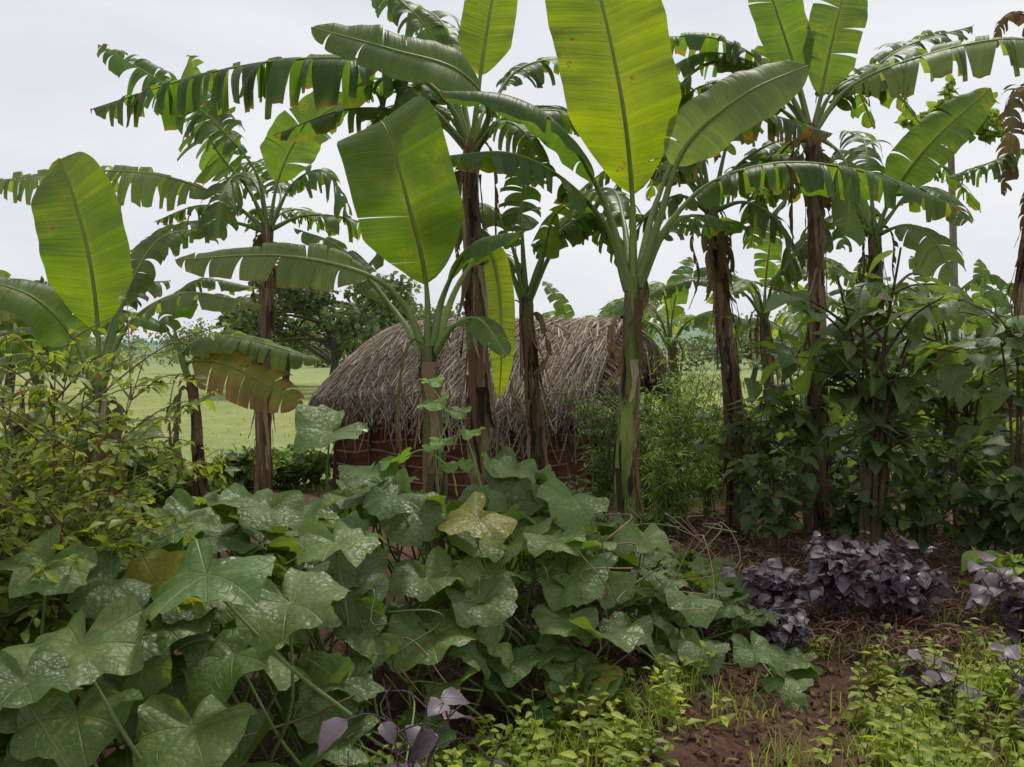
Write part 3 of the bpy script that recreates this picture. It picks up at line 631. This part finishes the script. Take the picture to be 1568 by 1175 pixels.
# soil clods
mb=MB(); n=1500; p=fn(n); t_=(1+5**.5)/2
iv=nz(np.array([(-1,t_,0),(1,t_,0),(-1,-t_,0),(1,-t_,0),(0,-1,t_),(0,1,t_),(0,-1,-t_),(0,1,-t_),(t_,0,-1),(t_,0,1),(-t_,0,-1),(-t_,0,1)]))
it=np.array([(0,11,5),(0,5,1),(0,1,7),(0,7,10),(0,10,11),(1,5,9),(5,11,4),(11,10,2),(10,7,6),(7,1,8),(3,9,4),(3,4,2),(3,2,6),(3,6,8),(3,8,9),(4,9,5),(2,4,11),(6,2,10),(8,6,7),(9,8,1)])
V=p[:,None]+iv[None]*R.uniform(.003,.011,(n,1,1))*R.uniform(.6,1.3,(n,12,1)); mb.add(V,t=(it[None]+(np.arange(n)*12)[:,None,None]).reshape(-1,3),c=np.repeat(np.array([[.13,.074,.052]])*R.uniform(.6,1.4,(n,1)),12,0))
mb.build('soil_clods',M_straw)
# ---------------------------------------------------------------- thatched hut
hut=empty('thatched_hut')
c0=np.array([.86,9.45]); a_=np.array([-.9,.436]); b_=np.array([.436,.9]); LN,DP=4.05,2.7; ZR,ZE=1.90,.94
gz=float(ground(0,10.5))
def H3(s,t,z): p=c0+a_*s+b_*t; return np.array([p[0],p[1],z])
def eave(w):
    Ls=[LN-.5,  .5*math.pi*1.3, LN-.5]
    tot=sum(Ls); d=w*tot
    if d<Ls[0]: s,t=d,0.
    elif d<Ls[0]+Ls[1]:
        a=(d-Ls[0])/Ls[1]*math.pi; s=Ls[0]+math.sin(a)*.62; t=DP/2-math.cos(a)*DP/2
    else: s,t=LN-.5-(d-Ls[0]-Ls[1]),DP
    return s,t
def ridge(w):
    s,t=eave(w); return min(s,LN-1.05), DP/2
def rp(w,q,off=0.):
    s,t=eave(w); rs,rt=ridge(w)
    z=ZR-(ZR-ZE)*(q**1.5) -.05*math.sin(3*w*6)*q+.03*math.sin(w*31)*q
    z+=.04*math.sin(min(s,LN)/LN*3.14)*(1-q)
    return H3(rs+(s-rs)*q**.9, rt+(t-rt)*q**.85, z+off)
nw,nq=90,10; V=np.array([[rp(w,q) for q in np.linspace(0,1,nq)] for w in np.linspace(0,1,nw)])
i=np.arange(nw*nq).reshape(nw,nq); qd=np.stack([i[:-1,:-1],i[:-1,1:],i[1:,1:],i[1:,:-1]],-1)
mb=MB(); mb.add(V,q=qd,c=(.13,.10,.075)); mb.build('thatch_base',M_thatch,hut)
mb=MB(); pal=np.array([(.44,.35,.27),(.33,.25,.19),(.54,.45,.36),(.19,.14,.105),(.40,.30,.21)])
VV=[];CC=[]
for k_ in range(14000):
    w=R.random() if R.random()<.3 else R.uniform(0,.62)
    q0=R.random()*1.02-.05; ln=R.uniform(.2,.55); ww=R.uniform(.003,.010); wj=R.normal(0,.016); lift=R.uniform(.0,.10)
    droop=.55+.75*(R.random()<.3)
    pts=[]
    for t in (0,.33,.66,1):
        q=q0+ln*t
        if q<=1: p=rp(min(max(w+wj*t,0),1),max(q,0),.012+lift*(.4+.6*t))
        else:
            p=rp(min(max(w+wj*t,0),1),1,.012+lift); p=p+(p-rp(min(max(w+wj,0),1),.9))*min((q-1)*2.2,1.0)+[0,0,-(q-1)*droop]
        pts.append(p)
    pts=np.array(pts); d=nz(pts[-1]-pts[0]); sd=nz(np.cross(d,[0.2,-.3,1.]))*ww
    V=np.empty((8,3)); V[0::2]=pts-sd; V[1::2]=pts+sd*np.array([1,1,1,.3])[:,None]; VV.append(V); 
    patch=.75+.4*math.sin(w*40+q0*9)*math.sin(q0*13+w*23)
    CC.append(pal[R.integers(5)]*R.uniform(.5,1.25)*patch)
for k_ in range(3200):
    q=R.random(); side=R.random()<.7; w=0.0 if side else 1.0
    p=rp(w,q,.03*R.random()); out=np.array([-a_[0],-a_[1],0])
    l=R.uniform(.15,.55); e1=p+out*l*R.uniform(.1,.5)+[0,0,-l*.5]; e2=e1+out*l*.1+[0,0,-l*R.uniform(.3,.8)]; p=p-out*.15
    V=np.empty((8,3)); pts=np.array([p,(p+e1)/2+[0,0,.03],e1,e2]); sd=nz(R.normal(0,1,3))*.006
    V[0::2]=pts-sd;V[1::2]=pts+sd; VV.append(V);CC.append(pal[R.integers(5)]*R.uniform(.5,1.1))
VV=np.array(VV);n=len(VV); q=np.array([[0,1,3,2],[2,3,5,4],[4,5,7,6]])[None]+(np.arange(n)*8)[:,None,None]
mb.add(VV,q=q.reshape(-1,4),c=np.repeat(np.array(CC),8,0)); mb.build('thatch_straw',M_thatch,hut,smooth=False)
def box(mb,s0,s1,t0,t1,z0,z1,col):
    V=[H3(s,t,z) for s in (s0,s1) for t in (t0,t1) for z in (z0,z1)]
    q=[(0,1,3,2),(4,6,7,5),(0,4,5,1),(2,3,7,6),(0,2,6,4),(1,5,7,3)]; mb.add(V,q=q,c=col)
ws0,ws1,wt0,wt1=.38,LN-.45,.32,DP-.34; zt=1.06
mb=MB(); mud=(.17,.070,.040)
box(mb,ws0,ws1,wt0,wt0+.1,gz-.1,zt,mud); box(mb,ws0,ws1,wt1-.1,wt1,gz-.1,zt,mud); box(mb,ws1-.1,ws1,wt0+.102,wt1-.102,gz-.1,zt,mud)
box(mb,ws0,ws0+.1,wt0+.102,wt0+.55,gz-.1,zt,mud); box(mb,ws0,ws0+.1,wt1-.62,wt1-.102,gz-.1,zt,mud); box(mb,ws0,ws0+.1,wt0+.551,wt1-.621,.85,zt,mud)
mb.build('mud_walls',M_mud,hut,smooth=False)
mb=MB()
for z in np.arange(gz+.12,zt,.16):
    P,l_=curve([H3(s,wt0-.012,z+R.normal(0,.02)) for s in np.linspace(ws0-.05,ws1+.05,11)],50); tube(mb,P,.012*(1+.3*R.random(50)),6,(.34,.24,.155))
    P,l_=curve([H3(ws0-.012,t,z+R.normal(0,.012)) for t in np.linspace(wt0-.05,wt0+.55,4)],14); tube(mb,P,.013,6,(.28,.2,.13))
for s in np.linspace(ws0,ws1,7):
    P,l_=curve([H3(s+R.normal(0,.03),wt0-.03,gz-.1),H3(s,wt0-.035,.4),H3(s+R.normal(0,.03),wt0-.03,zt+.03)],12); tube(mb,P,.016,7,(.14,.10,.07))
for (s,t,zz) in [(ws0-.02,wt0-.03,1.05),(ws0-.02,wt1,1.05),(ws0-.03,DP/2,1.75),(ws1,wt0,1.0),(ws0-.03,wt0+.56,.95),(ws0-.03,wt1-.63,.95)]:
    P,l_=curve([H3(s,t,gz-.1),H3(s+.01,t,.5),H3(s,t,zz)],12); tube(mb,P,.032,8,(.13,.09,.06))
for s in np.linspace(.1,LN-1.1,8):
    for t1 in (.02,DP-.02):
        P,l_=curve([H3(s,DP/2,ZR-.06),H3(s,(t1+DP/2)/2,ZR-.5),H3(s,t1,ZE-.04)],10); tube(mb,P,.018,6,(.14,.10,.07))
mb.build('wattle_poles',M_wood,hut)
# ---------------------------------------------------------------- distant trees and bushes
TL=tmpl_ovate(4,.4,.15,.2)
def tree(name,x,y,h,w,n,ls,ca,cb,trunk=.3,base=.28):
    e=empty(name); gz=float(ground(x,y)); mb,ms=MB(),MB()
    P,l_=curve([(x,y,gz-.2),(x+w*.03,y,gz+h*.25),(x-w*.02,y,gz+h*.5),(x,y,gz+h*.8)],16); tube(ms,P,np.linspace(trunk,.2*trunk,16),9,(.10,.08,.06),.06)
    cen=[]
    for i in range(22):
        a=R.uniform(0,6.28); r=w*.5*R.uniform(.25,1)**.7; zz=h*(base+(1-base)*R.uniform(.25,.92)*(1-.35*(r/(w*.5))**2))
        c=np.array([x+math.cos(a)*r,y+math.sin(a)*r,gz+zz]); cen.append(c)
        s=P[R.integers(4,13)]; Q,l_=curve([s,(s+c)/2+[0,0,.04*h],c],9); tube(ms,Q,np.linspace(trunk*.4,.02,9),5,(.10,.08,.06))
    cen=np.array(cen); k=R.integers(0,len(cen),n); rad=w*R.uniform(.10,.2,len(cen))
    p=cen[k]+nz(R.normal(0,1,(n,3)))*(rad[k]*R.random(n)**.4)[:,None]*[1,1,.65]
    inst(mb,TL,p,R.normal(0,1,(n,3)),R.normal(0,.6,(n,3))+[0,0,1],ls*R.uniform(.6,1.3,n),cols(n,ca,cb)*R.uniform(.7,1.3,(22,1))[k])
    ms.build('trunk_and_limbs',M_wood,e); mb.build('crown',M_small,e)
dt1,dt2=(.055,.085,.045),(.11,.15,.08)
for u,y,h,w,n in [(505,38,6.2,8,5000),(610,44,5.2,7,3200),(435,46,5.4,6,3000),(10,34,5.6,6,3600),(330,75,4.5,11,2400),(1150,60,4.6,10,2200),(1290,50,4,9,2000),(880,80,4.5,14,2200)]:
    tree('savanna_tree',x0(u,y),y,h,w,n,.28,dt1,dt2,.22,.10)
mb=MB(); n=150; yy=R.uniform(120,420,n); xx=x0(R.uniform(-150,1750,n),yy); hh=R.uniform(2.0,5.5,n); gg=ground(xx,yy)
k=np.repeat(np.arange(n),70); N_=len(k); rnd=nz(R.normal(0,1,(N_,3)))*(R.random(N_)**.35)[:,None]
p=np.stack([xx[k],yy[k],gg[k]+hh[k]*.5],1)+rnd*np.stack([hh[k]*1.1,hh[k]*.8,hh[k]*.5],1)
hz=sstep(100,400,yy[k])[:,None]; cc=cols(N_,(.07,.10,.055),(.12,.16,.08))*(1-hz)+np.array([.14,.21,.20])*hz  # leaf colour fades to a painted haze tint on farther trees
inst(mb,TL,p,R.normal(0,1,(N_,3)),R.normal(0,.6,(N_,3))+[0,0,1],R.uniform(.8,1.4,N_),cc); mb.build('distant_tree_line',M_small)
# slender tree at right
e=empty('slender_tree'); ms,mb=MB(),MB(); X0,Y0=x0(1460,13),13
P,l_=curve([(X0,Y0,-.4),(X0+.02,Y0,2.),(X0-.05,Y0,5.0)],20); tube(ms,P,np.linspace(.07,.045,20),8,(.26,.23,.18),.03)
pp=[];
for i in range(26):
    a=R.uniform(0,6.28); o=np.array([math.cos(a),math.sin(a),R.uniform(-.25,.5)]); s=np.array([X0-.05,Y0,4.9+R.uniform(-.25,.1)]); t2=s+o*R.uniform(.4,.85)
    Q,l_=curve([s,(s+t2)/2+[0,0,.06],t2],8); tube(ms,Q,.008,4,(.15,.2,.05)); pp+=[Q[j] for j in (3,4,5,6,7)]*5
pp=np.array(pp); n=len(pp); inst(mb,OV,pp,R.normal(0,1,(n,3)),R.normal(0,.5,(n,3))+[0,-.3,1],R.uniform(.1,.22,n),cols(n,(.11,.18,.03),(.2,.28,.06)))
ms.build('trunk',M_wood,e); mb.build('crown',M_small,e)
# bushes closing the view at mid distance
for u,y,h,w,n in [(1200,11,1.3,2.0,2000),(1350,11,1.7,2.6,2400),(1520,11,1.7,2.4,2300),(1660,10,1.8,2.2,1400),(1050,11.5,1.0,2.0,1700),(385,11.0,.55,1.1,1300),(450,11.5,.5,1.0,800),(60,7.5,1.15,2.0,2000),(-40,6.5,1.3,1.8,1500),(230,8.5,.6,1.2,1100),(1300,15,1.6,3,1500),(1470,16,2.0,3.5,1600)]:
    tree('leafy_bush',x0(u,y),y,h,w,n,.11,(.07,.12,.03),(.16,.23,.06),.03,.02)
# ---------------------------------------------------------------- light
sc=bpy.context.scene
w=bpy.data.worlds.new('World'); sc.world=w; w.use_nodes=True; nt=w.node_tree; nt.nodes.clear()
class WN(NT):
    def __init__(s,t): s.t=t
T=WN(nt); EL,AZ=math.radians(60),math.radians(18)
sky=T.n('ShaderNodeTexSky'); sky.sky_type='NISHITA'; sky.sun_disc=False; sky.sun_elevation=EL; sky.sun_rotation=AZ; sky.air_density=1; sky.dust_density=3
tc=T.n('ShaderNodeTexCoord').outputs['Generated']
mp=T.n('ShaderNodeMapping',{'Vector':tc,'Scale':(1,1,3.2)}).outputs[0]
cn=T.noise(mp,1.6,6,.55)
cloud=T.mix(T.mr(cn,.35,.66),(6.9,7.3,8.1),(9.0,9.1,9.35))
c=T.mix(.93,sky.outputs[0],cloud)
bg=T.n('ShaderNodeBackground',{'Color':c,'Strength':.1}); T.n('ShaderNodeOutputWorld',{'Surface':bg.outputs[0]})
sd=bpy.data.lights.new('sun','SUN'); sd.energy=2.4; sd.angle=math.radians(8); sd.color=(1,.95,.85)
so=bpy.data.objects.new('sun',sd); sc.collection.objects.link(so)
sv=Vector((math.sin(AZ)*math.cos(EL),math.cos(AZ)*math.cos(EL),math.sin(EL))); so.rotation_euler=(-sv).to_track_quat('-Z','Y').to_euler(); so.location=(0,0,20)
cd=bpy.data.cameras.new('camera'); cam=bpy.data.objects.new('camera',cd); sc.collection.objects.link(cam)
cam.location=(0,0,CH); cam.rotation_euler=(math.radians(90),0,0); cd.sensor_width=36; cd.lens=36*F/1568; cd.shift_y=-42.5/1568; cd.clip_end=4000; cd.clip_start=.05
sc.camera=cam
sc.view_settings.view_transform='Standard'; sc.view_settings.look='None'; sc.view_settings.exposure=0
